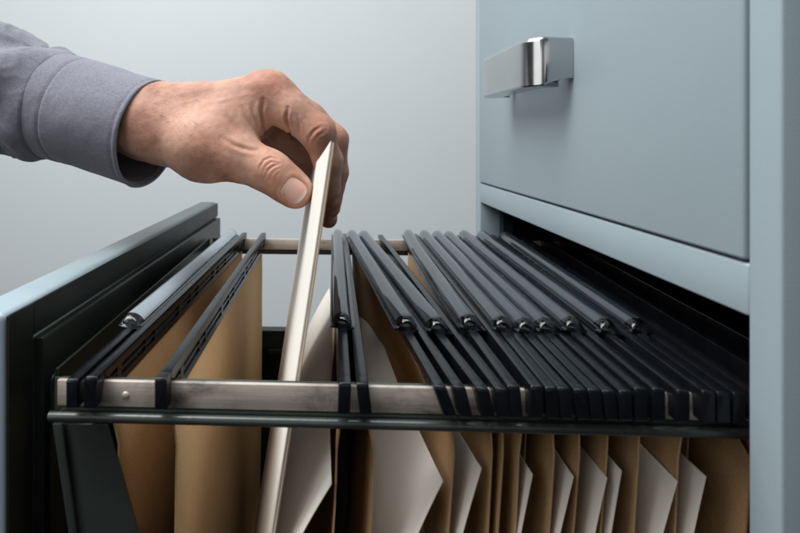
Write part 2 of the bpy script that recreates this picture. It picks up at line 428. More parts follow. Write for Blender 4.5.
def bar_mesh(xn, xf, lean, bow, top):
    """one hanger bar with its two hooks, lofted along the drawer"""
    w = BW / 2; st = []
    def ss(y, zb, zt=top, ww=w): st.append((y, zb, zt, ww))
    y0, y1 = YN - 0.0075, YF + 0.0095
    hk = ZR - 0.0080
    ss(y0, hk + 0.0005, top - 0.0013, w * .90); ss(y0 + 0.00035, hk + 0.0001, top - 0.0004, w * .98); ss(y0 + 0.0009, hk); ss(YN - 0.0016, hk); ss(YN - 0.0011, hk + 0.0004, top, w * .96)
    ss(YN - 0.0009, ZR + 0.0004); ss(YN + 0.0042, ZR + 0.0004); ss(YN + 0.0044, ZR - 0.009); 
    n = 26
    for i in range(1, n): ss(YN + 0.0044 + (YF - YN - 0.008) * i / n, ZR - 0.009)
    ss(YF - 0.0018, ZR - 0.009); ss(YF - 0.0016, ZR + 0.0004); ss(YF + 0.0030, ZR + 0.0004); ss(YF + 0.0032, hk); ss(y1 - 0.001, hk); ss(y1, hk + 0.001, top - 0.002, w * .9)
    vs = []; k = None
    for (y, zb, zt, ww) in st:
        t = (y - YN) / (YF - YN)
        x = xn + (xf - xn) * t + bow * 4 * t * (1 - t)
        deep = (ZR - 0.0085 > zb > ZR - 0.0095)
        gv = 0.0010 if deep else 0.0
        za = zt - 0.0045; zc = max(zb + 0.0015, zt - 0.0105)
        if not deep: za = zt - (zt - zb) * .4; zc = zb + (zt - zb) * .2
        sec = [(-ww, zb), (-ww, zt - 0.0008), (-ww * .9, zt - 0.0002), (-ww * .75, zt), (ww * .75, zt), (ww * .9, zt - 0.0002), (ww, zt - 0.0008),
               (ww, za), (ww - gv, za - 0.0003), (ww - gv, za * .68 + zc * .32), (ww, za * .62 + zc * .38), (ww, za * .45 + zc * .55), (ww - gv, za * .4 + zc * .6), (ww - gv, zc + 0.0003), (ww, zc), (ww, zb)]
        k = len(sec)
        for (dx, z) in sec:
            vs.append((x + dx + lean * (z - top), y, z))
    fs = [(i * k + j, i * k + (j + 1) % k, (i + 1) * k + (j + 1) % k, (i + 1) * k + j) for i in range(len(st) - 1) for j in range(k)]
    fs += [tuple(range(k - 1, -1, -1)), tuple((len(st) - 1) * k + j for j in range(k))]
    m = MB(); m.add(vs, fs)
    # cross ribs in the groove and clip steps
    for i in range(11):
        y = YN + 0.014 + (i + 0.3 * math.sin(i * 2.3)) * (YF - YN - 0.04) / 10
        t = (y - YN) / (YF - YN); x = xn + (xf - xn) * t + bow * 4 * t * (1 - t)
        l = 0.0016 if i % 3 else 0.005
        z0, z1 = top - 0.0108, top - 0.0046
        q = []
        for (dx, z) in ((w - 0.002, z0), (w + 0.0001, z0), (w + 0.0001, z1), (w - 0.002, z1)):
            q.append(Vector((x + dx + lean * (z - top), y, z)))
        m.prism(q, ((xf - xn) * l / (YF - YN), l, 0))
    return m

def xbar(xn, xf, bow, y):
    t = (y - YN) / (YF - YN); return xn + (xf - xn) * t + bow * 4 * t * (1 - t)

def card_body(A, B, depth=0.25):
    """kraft sling: one sheet from bar A down round the bottom and up to bar B"""
    ny, nv = 24, 44; vs = []
    y0, y1 = YN + 0.0068, YF - 0.008
    for i in range(ny + 1):
        y = y0 + (y1 - y0) * i / ny; tt_ = i / ny
        xa = xbar(A[0], A[1], A[3], y); xb = xbar(B[0], B[1], B[3], y)
        za = ZR - 0.006
        bot = (xa + xb) / 2 - A[4]
        gap = 0.006
        for j in range(nv + 1):
            s = j / nv * 2 - 1                      # -1 bar A, 0 bottom, +1 bar B
            y = (y0 if s < 0 else y0 + (B[5] - y0) * min(1, s * 3)); y = y + (y1 - y) * tt_
            dn = 1 - abs(s) ** 1.0
            z = za - depth * min(1, dn * 1.06)
            e = (1 - abs(s))
            xt = xa if s < 0 else xb
            ln = (A[2] if s < 0 else B[2])
            sgn = -1 if s < 0 else 1
            half = gap * (1 if e < 0.94 else max(0, (1 - e)) / 0.06)
            target = bot + sgn * half
            f = e ** 2.3
            oo = A[7] if s < 0 else B[4]; qq = min(1, e / 0.09); xt = xt + oo * qq * qq * (3 - 2 * qq) * (1 - 0.75 * (y - y0) / (y1 - y0))
            x = xt * (1 - f) + target * f - (0.05 * depth * e if A[4] < 0.03 else 0)
            x += -ln * (-0.010) * math.exp(-e * 9) * 0 
            x += 0.0016 * math.sin(3.1 * y * 12 + A[0] * 90 + s * 2.2) * min(1, e * 3)
            x += sgn * A[6] * math.sin(math.pi * min(1, e)) * (0.6 + 0.4 * math.cos((y - y0) / (y1 - y0) * 5 + A[0] * 200))
            vs.append((x, y, z))
    k = nv + 1
    fs = [(i * k + j, i * k + j + 1, (i + 1) * k + j + 1, (i + 1) * k + j) for i in range(ny) for j in range(nv)]
    return mesh(vs, fs)

def tag_tube(xn, xf, lean, bow, top, ynear):
    """clear plastic label holder clipped over a bar: long dome with a flat flange"""
    W = 0.0050; H = 0.0050; n = 20; vs = []; k = 0
    yA, yB = ynear, YF - 0.001
    ys = [yA, yA + 0.0009, yA + 0.0022, yA + 0.0045, yA + 0.0075] + [yA + 0.0075 + (yB - yA - 0.0125) * i / n for i in range(1, n)] + [yB - 0.005, yB - 0.002, yB]
    sc = [0.28, 0.55, 0.78, 0.94, 1.0] + [1.0] * (n - 1) + [1.0, 0.8, 0.45]
    for y, s in zip(ys, sc):
        x = xbar(xn, xf, bow, y)
        sec = [(-W - 0.0006, 0.0), (-W, 0.0010)]
        for i in range(1, 10):
            a = math.pi * i / 10
            sec.append((-W * math.cos(a), 0.0012 + (H * math.sin(a) ** 0.95 + (0.0003 if i in (4, 6) else 0)) * s))
        sec += [(W, 0.0010), (W + 0.0016, 0.0004), (W + 0.0016, -0.0004), (0, -0.0003)]
        k = len(sec); z0 = top + 0.0004
        roll = -0.10
        for dx, dz in sec:
            dd = dx * (0.82 + 0.18 * s)
            vs.append((x + dd - lean * dz * .4, y, z0 + dz + roll * dd))
    m = MB()
    fs = [(i * k + j, i * k + (j + 1) % k, (i + 1) * k + (j + 1) % k, (i + 1) * k + j) for i in range(len(ys) - 1) for j in range(k)]
    fs += [tuple(range(k - 1, -1, -1)), tuple((len(ys) - 1) * k + j for j in range(k))]
    m.add(vs, fs)
    # insert strip below dome
    s = MB(); vs = []
    for i in range(21):
        y = yA + 0.009 + (yB - yA - 0.014) * i / 20; x = xbar(xn, xf, bow, y)
        for dx in (-0.0038, -0.0019, 0, 0.0019, 0.0038):
            vs.append((x + dx, y, top + 0.0016 + 0.0011 * math.cos(dx / 0.0034 * 1.4) - 0.1 * dx))
    s.add(vs, [(i * 5 + j, i * 5 + j + 1, i * 5 + j + 6, i * 5 + j + 5) for i in range(20) for j in range(4)])
    bs = MB(); vs = []
    for i in range(25):
        y = yA + 0.0012 + (yB - yA - 0.002) * i / 24; x = xbar(xn, xf, bow, y)
        for dx, dz in ((-W - .0014, -.0003), (-W - .0014, .0003), (W + .0024, .0003), (W + .0024, -.0006), (0, -.0007)):
            vs.append((x + dx, y, top + dz - 0.1 * dx - 0.0002))
    bs.add(vs, [(i * 5 + j, i * 5 + (j + 1) % 5, i * 5 + 5 + (j + 1) % 5, i * 5 + 5 + j) for i in range(24) for j in range(5)] + [(4, 3, 2, 1, 0), (120, 121, 122, 123, 124)])
    return m, s, bs
M['insert'] = simple('label_insert', (0.035, 0.042, 0.052), (0.060, 0.070, 0.082), 0.6, 30)
M['insert_white'] = simple('label_insert_white', (0.42, 0.44, 0.46), (0.5, 0.52, 0.54), 0.6, 30)

TOP = ZR + 0.0042
# each folder: bars (near px, far px, lean, bow, has label, label near px)
FOLD = [
    dict(bars=[(76, 233, 0.0, 0.0, 1), (95, 243, 0.06, 0.0, 0)], sag=0.012, lab='kraft hanging folder with a whitish clear label strip, next to the open drawer front'),
    dict(bars=[(163, 262.5, 0.0, 0.0, 0), (345, 338, 0.04, 0.0, 1)], sag=0.036, lab='wide open kraft hanging folder that the lifted file comes out of'),
    dict(bars=[(362, 345, -0.12, 0.0, 0), (437, 351, -0.36, 0.0, 1)], sag=0.016, lab='spread kraft hanging folder holding the widest visible grey sheet, right of the lifted file'),
    dict(bars=[(456, 357, -0.25, 0.0, 0), (479, 363, -0.22, 0.0, 1)], sag=0.010, lab='hanging folder just left of the unlabelled bar that shows tan card behind it'),
    dict(bars=[(498, 381.5, -0.12, 0.0, 0), (511, 408, -0.10, -0.002, 1)], sag=0.012, lab='hanging folder with an unlabelled bar and a bent labelled bar, tan card showing between'),
    dict(bars=[(534.5, 416, 0.02, 0.0, 0), (549, 424, -0.05, 0.0, 1)], sag=0.010, lab='fourth hanging folder right of the wide open one, first of the dense row'),
    dict(bars=[(561, 430, -0.1, 0.0, 0), (577, 436.5, -0.12, 0.0, 1)], sag=0.010, lab='fifth hanging folder right of the wide open one, in the dense row'),
    dict(bars=[(591, 442, -0.1, 0.0, 0), (605, 448, -0.12, 0.0, 1)], sag=0.009, lab='sixth hanging folder right of the wide open one, in the middle of the dense row'),
    dict(bars=[(622, 456, 0.0, 0.0, 0), (637, 463.5, -0.03, 0.0, 1)], sag=0.010, lab='fourth hanging folder counted from the cabinet face'),
    dict(bars=[(655, 472, 0.0, 0.0, 0), (679, 481.5, 0.0, 0.0, 1)], sag=0.012, lab='third hanging folder counted from the cabinet face'),
    dict(bars=[(704, 494, 0.0, 0.0, 0), (719, 504, 0.0, 0.0, 1)], sag=0.010, lab='hanging folder with the rightmost clear label strip, by the cabinet face'),
    dict(bars=[(735, 513, 0.0, 0.0, 0), (756, 525, 0.0, 0.0, 0)], sag=0.006, lab='unlabelled hanging folder half hidden inside the cabinet opening'),
    dict(bars=[(800, 543, 0.0, 0.0, 0), (850, 562, 0.0, 0.0, 0)], sag=0.006, lab='hanging folder deepest in the dark of the cabinet opening'),
]
LEAF = [(100, 120), (178, 336.5), (376, 441), (457.5, 476), (494, 506), (520, 530), (556, 567), (582, 590), (610, 619), (641, 666), (679, 696), (752, 764), (805, 855)]
for fi, fd in enumerate(FOLD):
    ps = [(*xy_line(n_, f_), ln, bw) for (n_, f_, ln, bw, lb) in fd['bars']]
    YB_ = 0.262 if fi in (2, 3, 5, 6, 7, 8, 9, 10) else 0.2378
    offs = [P(q, 430, yq).x - xbar(p_[0], p_[1], p_[3], yq) for q, p_, yq in zip(LEAF[fi], ps, (0.2385, YB_ + .0005))]
    cx_ = (ps[0][0] + ps[1][0]) / 2
    root = empty('hanging_folder', (cx_, (YN + YF) / 2, ZR - 0.235), fd['lab'], 'hanging folder', 'hanging folders in the open drawer')
    for bi, (p_, (n_, f_, ln, bw, lb)) in enumerate(zip(ps, fd['bars'])):
        top = TOP + (0.0004 * ((fi * 7 + bi * 3) % 4 - 1.5))
        bm_ = bar_mesh(p_[0], p_[1], ln, bw, top)
        bo = bm_.build('hanger_bar', M['plastic'], root, bevel=0, angle=33)
        if lb:
            yl_ = 0.2865 + 0.0012 * ((fi * 5) % 3 - 1)
            t_, s_, b_ = tag_tube(p_[0], p_[1], ln, bw, top, yl_)
            to = t_.build('label_holder', M['clear'], root, bevel=0, angle=50)
            b_.build('holder_base', M['plastic'], to)
            so = s_.build('label_insert', M['insert_white'] if fi == 0 else M['insert'], to)
    A = (ps[0][0], ps[0][1], ps[0][2], ps[0][3], fd['sag'], 0.15, 0.0005 if fi > 1 else 0.003, offs[0])
    B = (ps[1][0], ps[1][1], ps[1][2], ps[1][3], offs[1], YB_)
    me = card_body(A, B)
    bo = link('card_sling', me, M['kraft'], root)
    sm = bo.modifiers.new('s', 'SOLIDIFY'); sm.thickness = 0.0008; sm.offset = 0
    crisp(bo)

# the bent flaps of tan card that show between bars are part of the slings above

# ------------------------------------------------------------------ papers inside folders
def paper(name, px, py, slope, far_px, far_py, curl, mat, label, yn=0.2352, yf=0.525, dl=0.0, thick=0.0006, h=0.19):
    c = P(px, py, yn); d = P(far_px, far_py, yf)
    ny, nz = 20, 26; vs = []
    for i in range(ny + 1):
        t = i / ny; y = yn + (yf - yn) * t
        xt = c.x + (d.x - c.x) * t; zt = c.z + (d.z - c.z) * t
        for j in range(nz + 1):
            q = h * j / nz
            x = xt - dl * (1 - math.exp(-t * 16)) - slope * q + curl * (q / h) ** 2 * h + 0.0015 * math.sin(t * 5 + px) * (1 - q / h) * min(1, t * 4)
            vs.append((x, y, zt - q))
    k = nz + 1
    me = mesh(vs, [(i * k + j, i * k + j + 1, (i + 1) * k + j + 1, (i + 1) * k + j) for i in range(ny) for j in range(nz)])
    o = link(name, me, mat)
    sm = o.modifiers.new('s', 'SOLIDIFY'); sm.thickness = thick * 0.5; sm.offset = 0
    crisp(o)
    return tag(o, label, 'paper', 'sheets standing in the hanging folders')
PAP = [
    (331.5, 484, 0.62, 330, 288, 0.30, 'white sheet leaning in the wide open folder, right of the lifted file'),
    (443, 481, 0.50, 0, 0, 0.25, 'widest grey white sheet below the rail, in the spread folder'),
    (481.5, 468, 0.30, 0, 0, 0.10, 'white sheet with a bright curved edge, next right of the widest sheet'),
    (532.5, 474, 0.20, 0, 0, 0.05, 'narrow white sheet between dark card edges, third pointed corner from the widest sheet'),
    (573.5, 476.5, 0.24, 0, 0, 0.06, 'beige white sheet left of two close together sheets'),
    (607, 477.5, 0.22, 0, 0, 0.06, 'larger of the two close together sheets right of the middle'),
    (621.5, 470.5, 0.17, 0, 0, 0.05, 'smaller of the two close together sheets, with the higher corner'),
    (677.5, 481, 0.28, 0, 0, 0.08, 'broad beige sheet, second sheet from the right end below the rail'),
    (706, 476.5, 0.22, 0, 0, 0.06, 'rightmost grey sheet below the rail, beside the bare brown card'),
]
for i, (px, py, sl, fx, fy, cu, lb) in enumerate(PAP):
    if fx == 0:
        c = P(px, py, 0.2352); q = c + Vector((-0.014 if i < 3 else 0.010 + 0.006 * (i - 3) / 5, 0.28, 0.0))
        # project back to a pixel for the helper
        dd = q; u = (dd.dot(RIGHT)) / (dd.dot(FWD)); fx = CX + F * u; fy = HY - F * dd.z / dd.dot(FWD)
    paper('paper_sheet', px, py, sl, fx, fy, cu, M['paper'], lb, h=0.15, dl=[0, .001, .001, .001, .001, .001, .001, .001, .001][i])

# ------------------------------------------------------------------ lifted file
def lifted():
    root = empty('file_folder', P(285, 430, 0.38), 'white card file pinched by the hand and lifted out of the drawer', 'file folder')
    yn, yf = 0.2425, 0.4525
    def leaf(dx_near, dx_far, dz, open_, th, mat, name):
        ny, nz = 26, 40; vs = []
        for i in range(ny + 1):
            t = i / ny; y = yn + (yf - yn) * t
            ztop = -0.0017 + dz - 0.023 * t - 0.002 * math.sin(math.pi * t)
            for j in range(nz + 1):
                s = j / nz; z = ztop - s * 0.305
                xx = P(330, 141, yn).x + 0.153 * (z + 0.0017) - 0.0115 * t
                xx += 0.0010 * math.sin(s * 3.0 + 0.6) * (1 - .4 * t)
                xx += dx_near + (dx_far + open_ * (max(0, 1 - s * 1.3))) * t
                vs.append((xx, y, z))
        k = nz + 1
        me = mesh(vs, [(i * k + j, i * k + j + 1, (i + 1) * k + j + 1, (i + 1) * k + j) for i in range(ny) for j in range(nz)])
        o = link(name, me, mat, root)
        sm = o.modifiers.new('s', 'SOLIDIFY'); sm.thickness = th; sm.offset = 0
        crisp(o)
        return o
    leaf(0.0, 0.0, 0.0, 0.0, 0.0005, M['white'], 'front_cover')
    leaf(0.0005, 0.0006, -0.0010, 0.001, 0.0004, M['kraft'], 'kraft_liner')
    leaf(0.0010, 0.001, -0.0006, 0.003, 0.0006, M['white'], 'inner_sheet')
    o = leaf(0.0015, 0.0015, -0.0016, 0.010, 0.0005, M['kraft'], 'back_cover')
lifted()

# ------------------------------------------------------------------ hand (implicit surface -> mesh)
def PP(px, py, Y, r): 
    p = P(px, py, Y); return np.array([p.x, p.y, p.z]), r
VOX = 0.0009
class Field:
    def __init__(s, lo, hi):
        s.lo = np.array(lo); s.n = np.ceil((np.array(hi) - s.lo) / VOX).astype(int) + 1
        s.ax = [s.lo[i] + VOX * np.arange(s.n[i]) for i in range(3)]
    def grid(s, v=1.0): return np.full(tuple(s.n), v, np.float32)
    def cone(s, g, a, b, k, flat=None):
        """smooth-union a tapered capsule a->b into g"""
        (pa, ra), (pb, rb) = a, b
        m = max(ra, rb) + k + 0.004
        lo = np.minimum(pa - m, pb - m); hi = np.maximum(pa + m, pb + m)
        i0 = np.clip(((lo - s.lo) / VOX).astype(int), 0, s.n - 1); i1 = np.clip(((hi - s.lo) / VOX).astype(int) + 2, 1, s.n)
        sl = tuple(slice(i0[i], i1[i]) for i in range(3))
        X = s.ax[0][sl[0]][:, None, None]; Y = s.ax[1][sl[1]][None, :, None]; Z = s.ax[2][sl[2]][None, None, :]
        d = pb - pa; L2 = float(d @ d) + 1e-12
        t = np.clip(((X - pa[0]) * d[0] + (Y - pa[1]) * d[1] + (Z - pa[2]) * d[2]) / L2, 0, 1)
        dx, dy, dz = X - pa[0] - t * d[0], Y - pa[1] - t * d[1], Z - pa[2] - t * d[2]
        if flat is not None:
            ax, f = flat; q = (dx * ax[0] + dy * ax[1] + dz * ax[2]) * (f - 1)
            dx = dx + q * ax[0]; dy = dy + q * ax[1]; dz = dz + q * ax[2]
        dist = np.sqrt(dx * dx + dy * dy + dz * dz) - (ra + (rb - ra) * t)
        cur = g[sl]
        if k > 0:
            h = np.maximum(k - np.abs(cur - dist), 0) / k
            g[sl] = np.minimum(cur, dist) - h * h * k / 4
        else: g[sl] = np.minimum(cur, dist)
        return g
def smin(a, b, k):
    h = np.maximum(k - np.abs(a - b), 0) / k
    return np.minimum(a, b) - h * h * k / 4

fl = Field((-0.165, 0.315, -0.075), (0.040, 0.455, 0.062))
palm = fl.grid()
wr_n, wr_f = PP(150, 121, .378, .0205), PP(150, 121, .394, .0200)
el_n, el_f = PP(60, 104, .400, .0240), PP(60, 104, .416, .0240)
for a, b_ in ((wr_n, el_n), (wr_f, el_f)): fl.cone(palm, a, b_, 0.012)
i_mc = PP(268, 93, .3635, .0126); m_mc = PP(276, 95, .384, .0126); r_mc = PP(272, 100, .404, .0122); l_mc = PP(262, 109, .422, .0112)
i_ca = PP(188, 114, .374, .0172); m_ca = PP(186, 113, .386, .0172); r_ca = PP(184, 116, .398, .0180); l_ca = PP(182, 122, .406, .0170)
fl.cone(palm, wr_n, i_ca, 0.016); fl.cone(palm, wr_f, r_ca, 0.016)
for a, b_ in ((i_ca, i_mc), (m_ca, m_mc), (r_ca, r_mc), (l_ca, l_mc)): fl.cone(palm, a, b_, 0.010)
# knuckle pads
fl.cone(palm, PP(274, 87, .3635, .0088), PP(262, 87, .365, .0080), 0.008)
# thenar and thumb
t_w = PP(172, 134, .368, .0175); t_c = PP(205, 146, .358, .0180); t_m = PP(236, 156, .350, .0150)
fl.cone(palm, t_w, t_c, 0.014); fl.cone(palm, wr_n, t_w, 0.014); fl.cone(palm, t_c, t_m, 0.012)
fl.cone(palm, t_c, PP(228, 126, .362, .0160), 0.014)               # web muscle
fl.cone(palm, PP(228, 126, .362, .0150), PP(252, 112, .364, .0135), 0.010)
fl.cone(palm, PP(200, 140, .385, .017), PP(245, 128, .395, .014), 0.012)   # flesh of the palm
thumb = fl.grid()
t_i = PP(270, 172, .3455, .0118); t_t = PP(293, 189, .3485, .0106)
fl.cone(thumb, t_m, t_i, 0.004); fl.cone(thumb, t_i, t_t, 0.005)
fl.cone(thumb, PP(266, 168, .3445, .0120), PP(272, 172, .344, .0118), 0.006)
fl.cone(thumb, PP(288, 185, .3500, .0112), PP(296, 191, .3510, .0102), 0.006)
hand = smin(palm, thumb, 0.007)
fingers = {}
def finger(pts, kj=0.004):
    g = fl.grid()
    for a, b_ in zip(pts[:-1], pts[1:]): fl.cone(g, a, b_, kj)
    return g
F_I = finger([i_mc, PP(290, 110, .359, .0125), PP(317, 132, .3565, .0112), PP(328, 160, .3640, .0092), PP(329, 190, .3700, .0080)])
F_M = finger([m_mc, PP(310, 120, .381, .0110), PP(333, 140, .3800, .0098), PP(335, 172, .3845, .0088), PP(331, 200, .3850, .0078)])
F_R = finger([r_mc, PP(284, 134, .402, .0108), PP(318, 160, .4010, .0096), PP(333, 184, .4000, .0083), PP(330, 208, .3980, .0074)])
F_L = finger([l_mc, PP(272, 144, .421, .0100), PP(302, 172, .4200, .0088), PP(326, 198, .4160, .0074), PP(328, 219, .4100, .0068)])
base = hand
out = None
for g in (F_I, F_M, F_R, F_L):
    q = smin(palm, g, 0.008)
    out = q if out is None else smin(out, q, 0.0012)
d = smin(out, hand, 0.002)
# keep the tips out of the card they press on: flatten against its faces
X = fl.ax[0][:, None, None]; Y = fl.ax[1][None, :, None]; Z = fl.ax[2][None, None, :]
del palm, thumb, out, F_I, F_M, F_R, F_L, hand, base

def surface_nets(g, fl):
    ins = g < 0
    c = np.zeros(tuple(fl.n - 1), np.int8)
    for a in (0, 1):
        for b in (0, 1):
            for e in (0, 1):
                c += ins[a:a + fl.n[0] - 1, b:b + fl.n[1] - 1, e:e + fl.n[2] - 1]
    act = (c > 0) & (c < 8); idx = np.argwhere(act)
    ids = np.full(act.shape, -1, np.int64); ids[act] = np.arange(len(idx))
    off = np.array([(a, b, e) for a in (0, 1) for b in (0, 1) for e in (0, 1)])
    val = np.stack([g[idx[:, 0] + o[0], idx[:, 1] + o[1], idx[:, 2] + o[2]] for o in off], 1)
    acc = np.zeros((len(idx), 3)); cnt = np.zeros(len(idx))
    for i in range(8):
        for j in range(i + 1, 8):
            if np.abs(off[i] - off[j]).sum() != 1: continue
            a, b = val[:, i], val[:, j]; mk = (a < 0) != (b < 0)
            t = np.where(mk, a / np.where(mk, a - b, 1), 0)
            p = off[i][None, :] + t[:, None] * (off[j] - off[i])[None, :]
            acc += p * mk[:, None]; cnt += mk
    pos = (idx + acc / cnt[:, None]) * VOX + fl.lo
    quads = []
    for ax in range(3):
        o1, o2 = [(1, 2), (2, 0), (0, 1)][ax]
        s0 = [slice(None)] * 3; s1 = [slice(None)] * 3; s0[ax] = slice(0, -1); s1[ax] = slice(1, None)
        ed = ins[tuple(s0)] != ins[tuple(s1)]; e = np.argwhere(ed)
        e = e[(e[:, o1] > 0) & (e[:, o2] > 0) & (e[:, o1] < fl.n[o1] - 1) & (e[:, o2] < fl.n[o2] - 1)]
        flip = ins[tuple(s0)][e[:, 0], e[:, 1], e[:, 2]]
        def cid(d1, d2):
            q = e.copy(); q[:, o1] += d1; q[:, o2] += d2; return ids[q[:, 0], q[:, 1], q[:, 2]]
        A, B, C_, D = cid(-1, -1), cid(0, -1), cid(0, 0), cid(-1, 0)
        qd = np.stack([A, B, C_, D], 1); qd[~flip] = qd[~flip][:, ::-1]
        quads.append(qd)
    q = np.concatenate(quads); q = q[(q >= 0).all(1)]
    return pos, q

pos, quads = surface_nets(d, fl)
del d
me = bpy.data.meshes.new('hand'); me.from_pydata(pos.tolist(), [], quads.tolist()); me.update()
# soften the grid steps, subdivide once
bm = bmesh.new(); bm.from_mesh(me)
for _ in range(4): bmesh.ops.smooth_vert(bm, verts=bm.verts, factor=0.5, use_axis_x=True, use_axis_y=True, use_axis_z=True)
bm.to_mesh(me); bm.free()
tmp = bpy.data.objects.new('tmp', me); COL.objects.link(tmp)
sub = tmp.modifiers.new('s', 'SUBSURF'); sub.levels = 1; sub.render_levels = 1
dg = bpy.context.evaluated_depsgraph_get()
me2 = bpy.data.meshes.new_from_object(tmp.evaluated_get(dg)); bpy.data.objects.remove(tmp)
nv = len(me2.vertices)
co = np.empty(nv * 3); me2.vertices.foreach_get('co', co); co = co.reshape(-1, 3)
no = np.empty(nv * 3); me2.vertices.foreach_get('normal', no); no = no.reshape(-1, 3)
print('hand verts', nv)
bvh = BVHTree.FromPolygons([Vector(c) for c in pos], [tuple(q) for q in quads.tolist()])
def hit(px, py):
    d_ = ray(px, py).normalized(); r = bvh.ray_cast(Vector((0, 0, 0)), d_)
    return None if r[0] is None else (r[0], r[1])
def polyline(pp, n=6):
    out = []
    for (a, b_) in zip(pp[:-1], pp[1:]):
        for i in range(n):
            t = i / n; h_ = hit(a[0] + (b_[0] - a[0]) * t, a[1] + (b_[1] - a[1]) * t)
            if h_: out.append(np.array(h_[0]))
    h_ = hit(*pp[-1])
    if h_: out.append(np.array(h_[0]))
    return out
disp = np.zeros(nv)
def crease(pp, depth, width, shoulder=0.35):
    global disp
    pl = polyline(pp)
    if len(pl) < 2: return
    pl = np.array(pl); lo = pl.min(0) - width * 5; hi = pl.max(0) + width * 5
    sel = np.where(((co > lo) & (co < hi)).all(1))[0]
    if not len(sel): return
    c = co[sel]; best = np.full(len(sel), 1.0); tt = np.zeros(len(sel)); m = len(pl) - 1
    for i in range(m):
        a, b = pl[i], pl[i + 1]; dd = b - a; L2 = dd @ dd + 1e-14
        t = np.clip((c - a) @ dd / L2, 0, 1); ds = np.linalg.norm(c - a - t[:, None] * dd, axis=1)
        u = ds < best; best[u] = ds[u]; tt[u] = (i + t[u]) / m
    fade = np.sin(np.pi * np.clip(tt, 0.04, 0.96)) ** 0.6
    q = best / width
    disp[sel] += fade * (-depth * np.exp(-q * q) + depth * shoulder * np.exp(-((q - 2.2) / 1.1) ** 2))
# thumb joint wrinkles
crease([(261, 166), (264, 160), (271, 157), (277, 159)], .0004, .0007)
crease([(264, 173), (266, 166), (271, 162), (280, 163)], .0004, .0006)
crease([(265, 178), (268, 170), (273, 166), (280, 164)], .0006, .0007)
crease([(269, 182), (271, 175), (275, 170), (281, 168)], .0003, .0006)
crease([(259, 172), (260, 166), (264, 160)], .0004, .0006)
crease([(272, 184), (275, 177), (279, 173)], .0004, .0006)
# folds beside the index knuckle and on its side
crease([(263, 100), (261, 112), (263, 124), (266, 133)], .0016, .0012)
crease([(252, 104), (253, 116), (258, 128)], .0006, .0011)
crease([(242, 106), (246, 118), (252, 130)], .0005, .0012)
crease([(288, 108), (286, 118), (288, 128), (292, 138)], .0015, .0010)
crease([(297, 116), (299, 124), (300, 134)], .0005, .0009)
crease([(322, 126), (314, 131), (309, 138), (307, 146)], .0006, .0009)
crease([(326, 131), (318, 136), (313, 143)], .0003, .0008)
# palm, base of thumb
crease([(222, 138), (236, 146), (250, 150), (262, 150)], .0007, .0014)
crease([(226, 112), (232, 124), (242, 135)], .0004, .0015)
for i in range(26):       # fine skin lines across the back and wrist
    x0 = random.uniform(165, 235); y0 = random.uniform(92, 135); a = random.uniform(0.9, 1.5)
    l = random.uniform(6, 14)
    crease([(x0, y0), (x0 + l * math.cos(a) + 1, y0 + l * math.sin(a)), (x0 + 2 * l * math.cos(a), y0 + 2 * l * math.sin(a))], random.uniform(.00006, .00012), .0006, 0.3)
# tendons / veins, raised
crease([(176, 94), (205, 89), (235, 86), (258, 83)], -.0005, .0024, 0.15)
crease([(178, 104), (196, 100), (214, 103), (235, 97)], -.00022, .0014, 0.1)
# broad unevenness
nz = np.array([noise.noise(Vector(c) * 75.0) for c in co]) * 0.0005 + np.array([noise.noise(Vector(c) * 260.0) for c in co]) * 0.00014
# nail bed: sink the skin under the nail plate
nc = np.array(hit(294.5, 191.5)[0])
ax_l = np.array(P(297, 200, .345) - P(283.5, 189.6, .345)); 
ax_l = np.array((P(306, 199, .349) - P(283, 182, .347))); ax_l /= np.linalg.norm(ax_l)
nn = np.array(hit(294.5, 191.5)[1]); nn = nn / np.linalg.norm(nn)
if nn @ nc > 0: nn = -nn
ax_l -= nn * (ax_l @ nn); ax_l /= np.linalg.norm(ax_l)
ax_w = np.cross(nn, ax_l)
NL, NW = 0.0078, 0.0072
def nail_r(c):
    r = c - nc; u = r @ ax_l / NL; v = r @ ax_w / NW
    return (np.abs(u) ** 3 + np.abs(v) ** 3) ** (1 / 3), u, v
rr_, uu_, vv_ = nail_r(co)
near = np.linalg.norm(co - nc, axis=1) < 0.018
rim = near & (rr_ < 1.6)
disp[rim] += -0.0007 * np.exp(-((rr_[rim] - 1.0) / 0.10) ** 2) + 0.0004 * np.exp(-((rr_[rim] - 1.28) / 0.14) ** 2)
inside = near & (rr_ < 0.95); disp[inside] -= 0.0003
co2 = co + no * (disp + nz)[:, None]
me2.vertices.foreach_set('co', co2.ravel())
# colour variation of the skin itself
tint = np.ones((nv, 4)); 
def blush(px, py, Yd, rad, col, amt):
    p = np.array(P(px, py, Yd)); w = np.exp(-(np.linalg.norm(co - p, axis=1) / rad) ** 2)[:, None] * amt
    tint[:, :3] = tint[:, :3] * (1 - w) + tint[:, :3] * np.array(col) * w
for a in ((272, 82, .352, .012), (322, 128, .347, .010), (270, 165, .335, .009), (297, 200, .340, .009), (335, 135, .37, .011), (330, 222, .405, .010), (332, 200, .38, .012)):
    blush(*a, (1.06, 0.78, 0.72), 0.62)
blush(205, 140, .34, .03, (1.06, 1.03, 1.0), 0.6)
blush(160, 120, .36, .025, (0.98, 0.96, 0.92), 0.7)
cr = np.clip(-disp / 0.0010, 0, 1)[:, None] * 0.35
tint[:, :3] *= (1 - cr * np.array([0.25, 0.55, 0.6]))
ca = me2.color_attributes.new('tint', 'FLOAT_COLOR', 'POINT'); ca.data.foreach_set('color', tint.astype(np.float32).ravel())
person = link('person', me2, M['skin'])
tag(person, 'bare left hand in a grey shirt cuff pinching the lifted file between thumb and fingers', 'person')

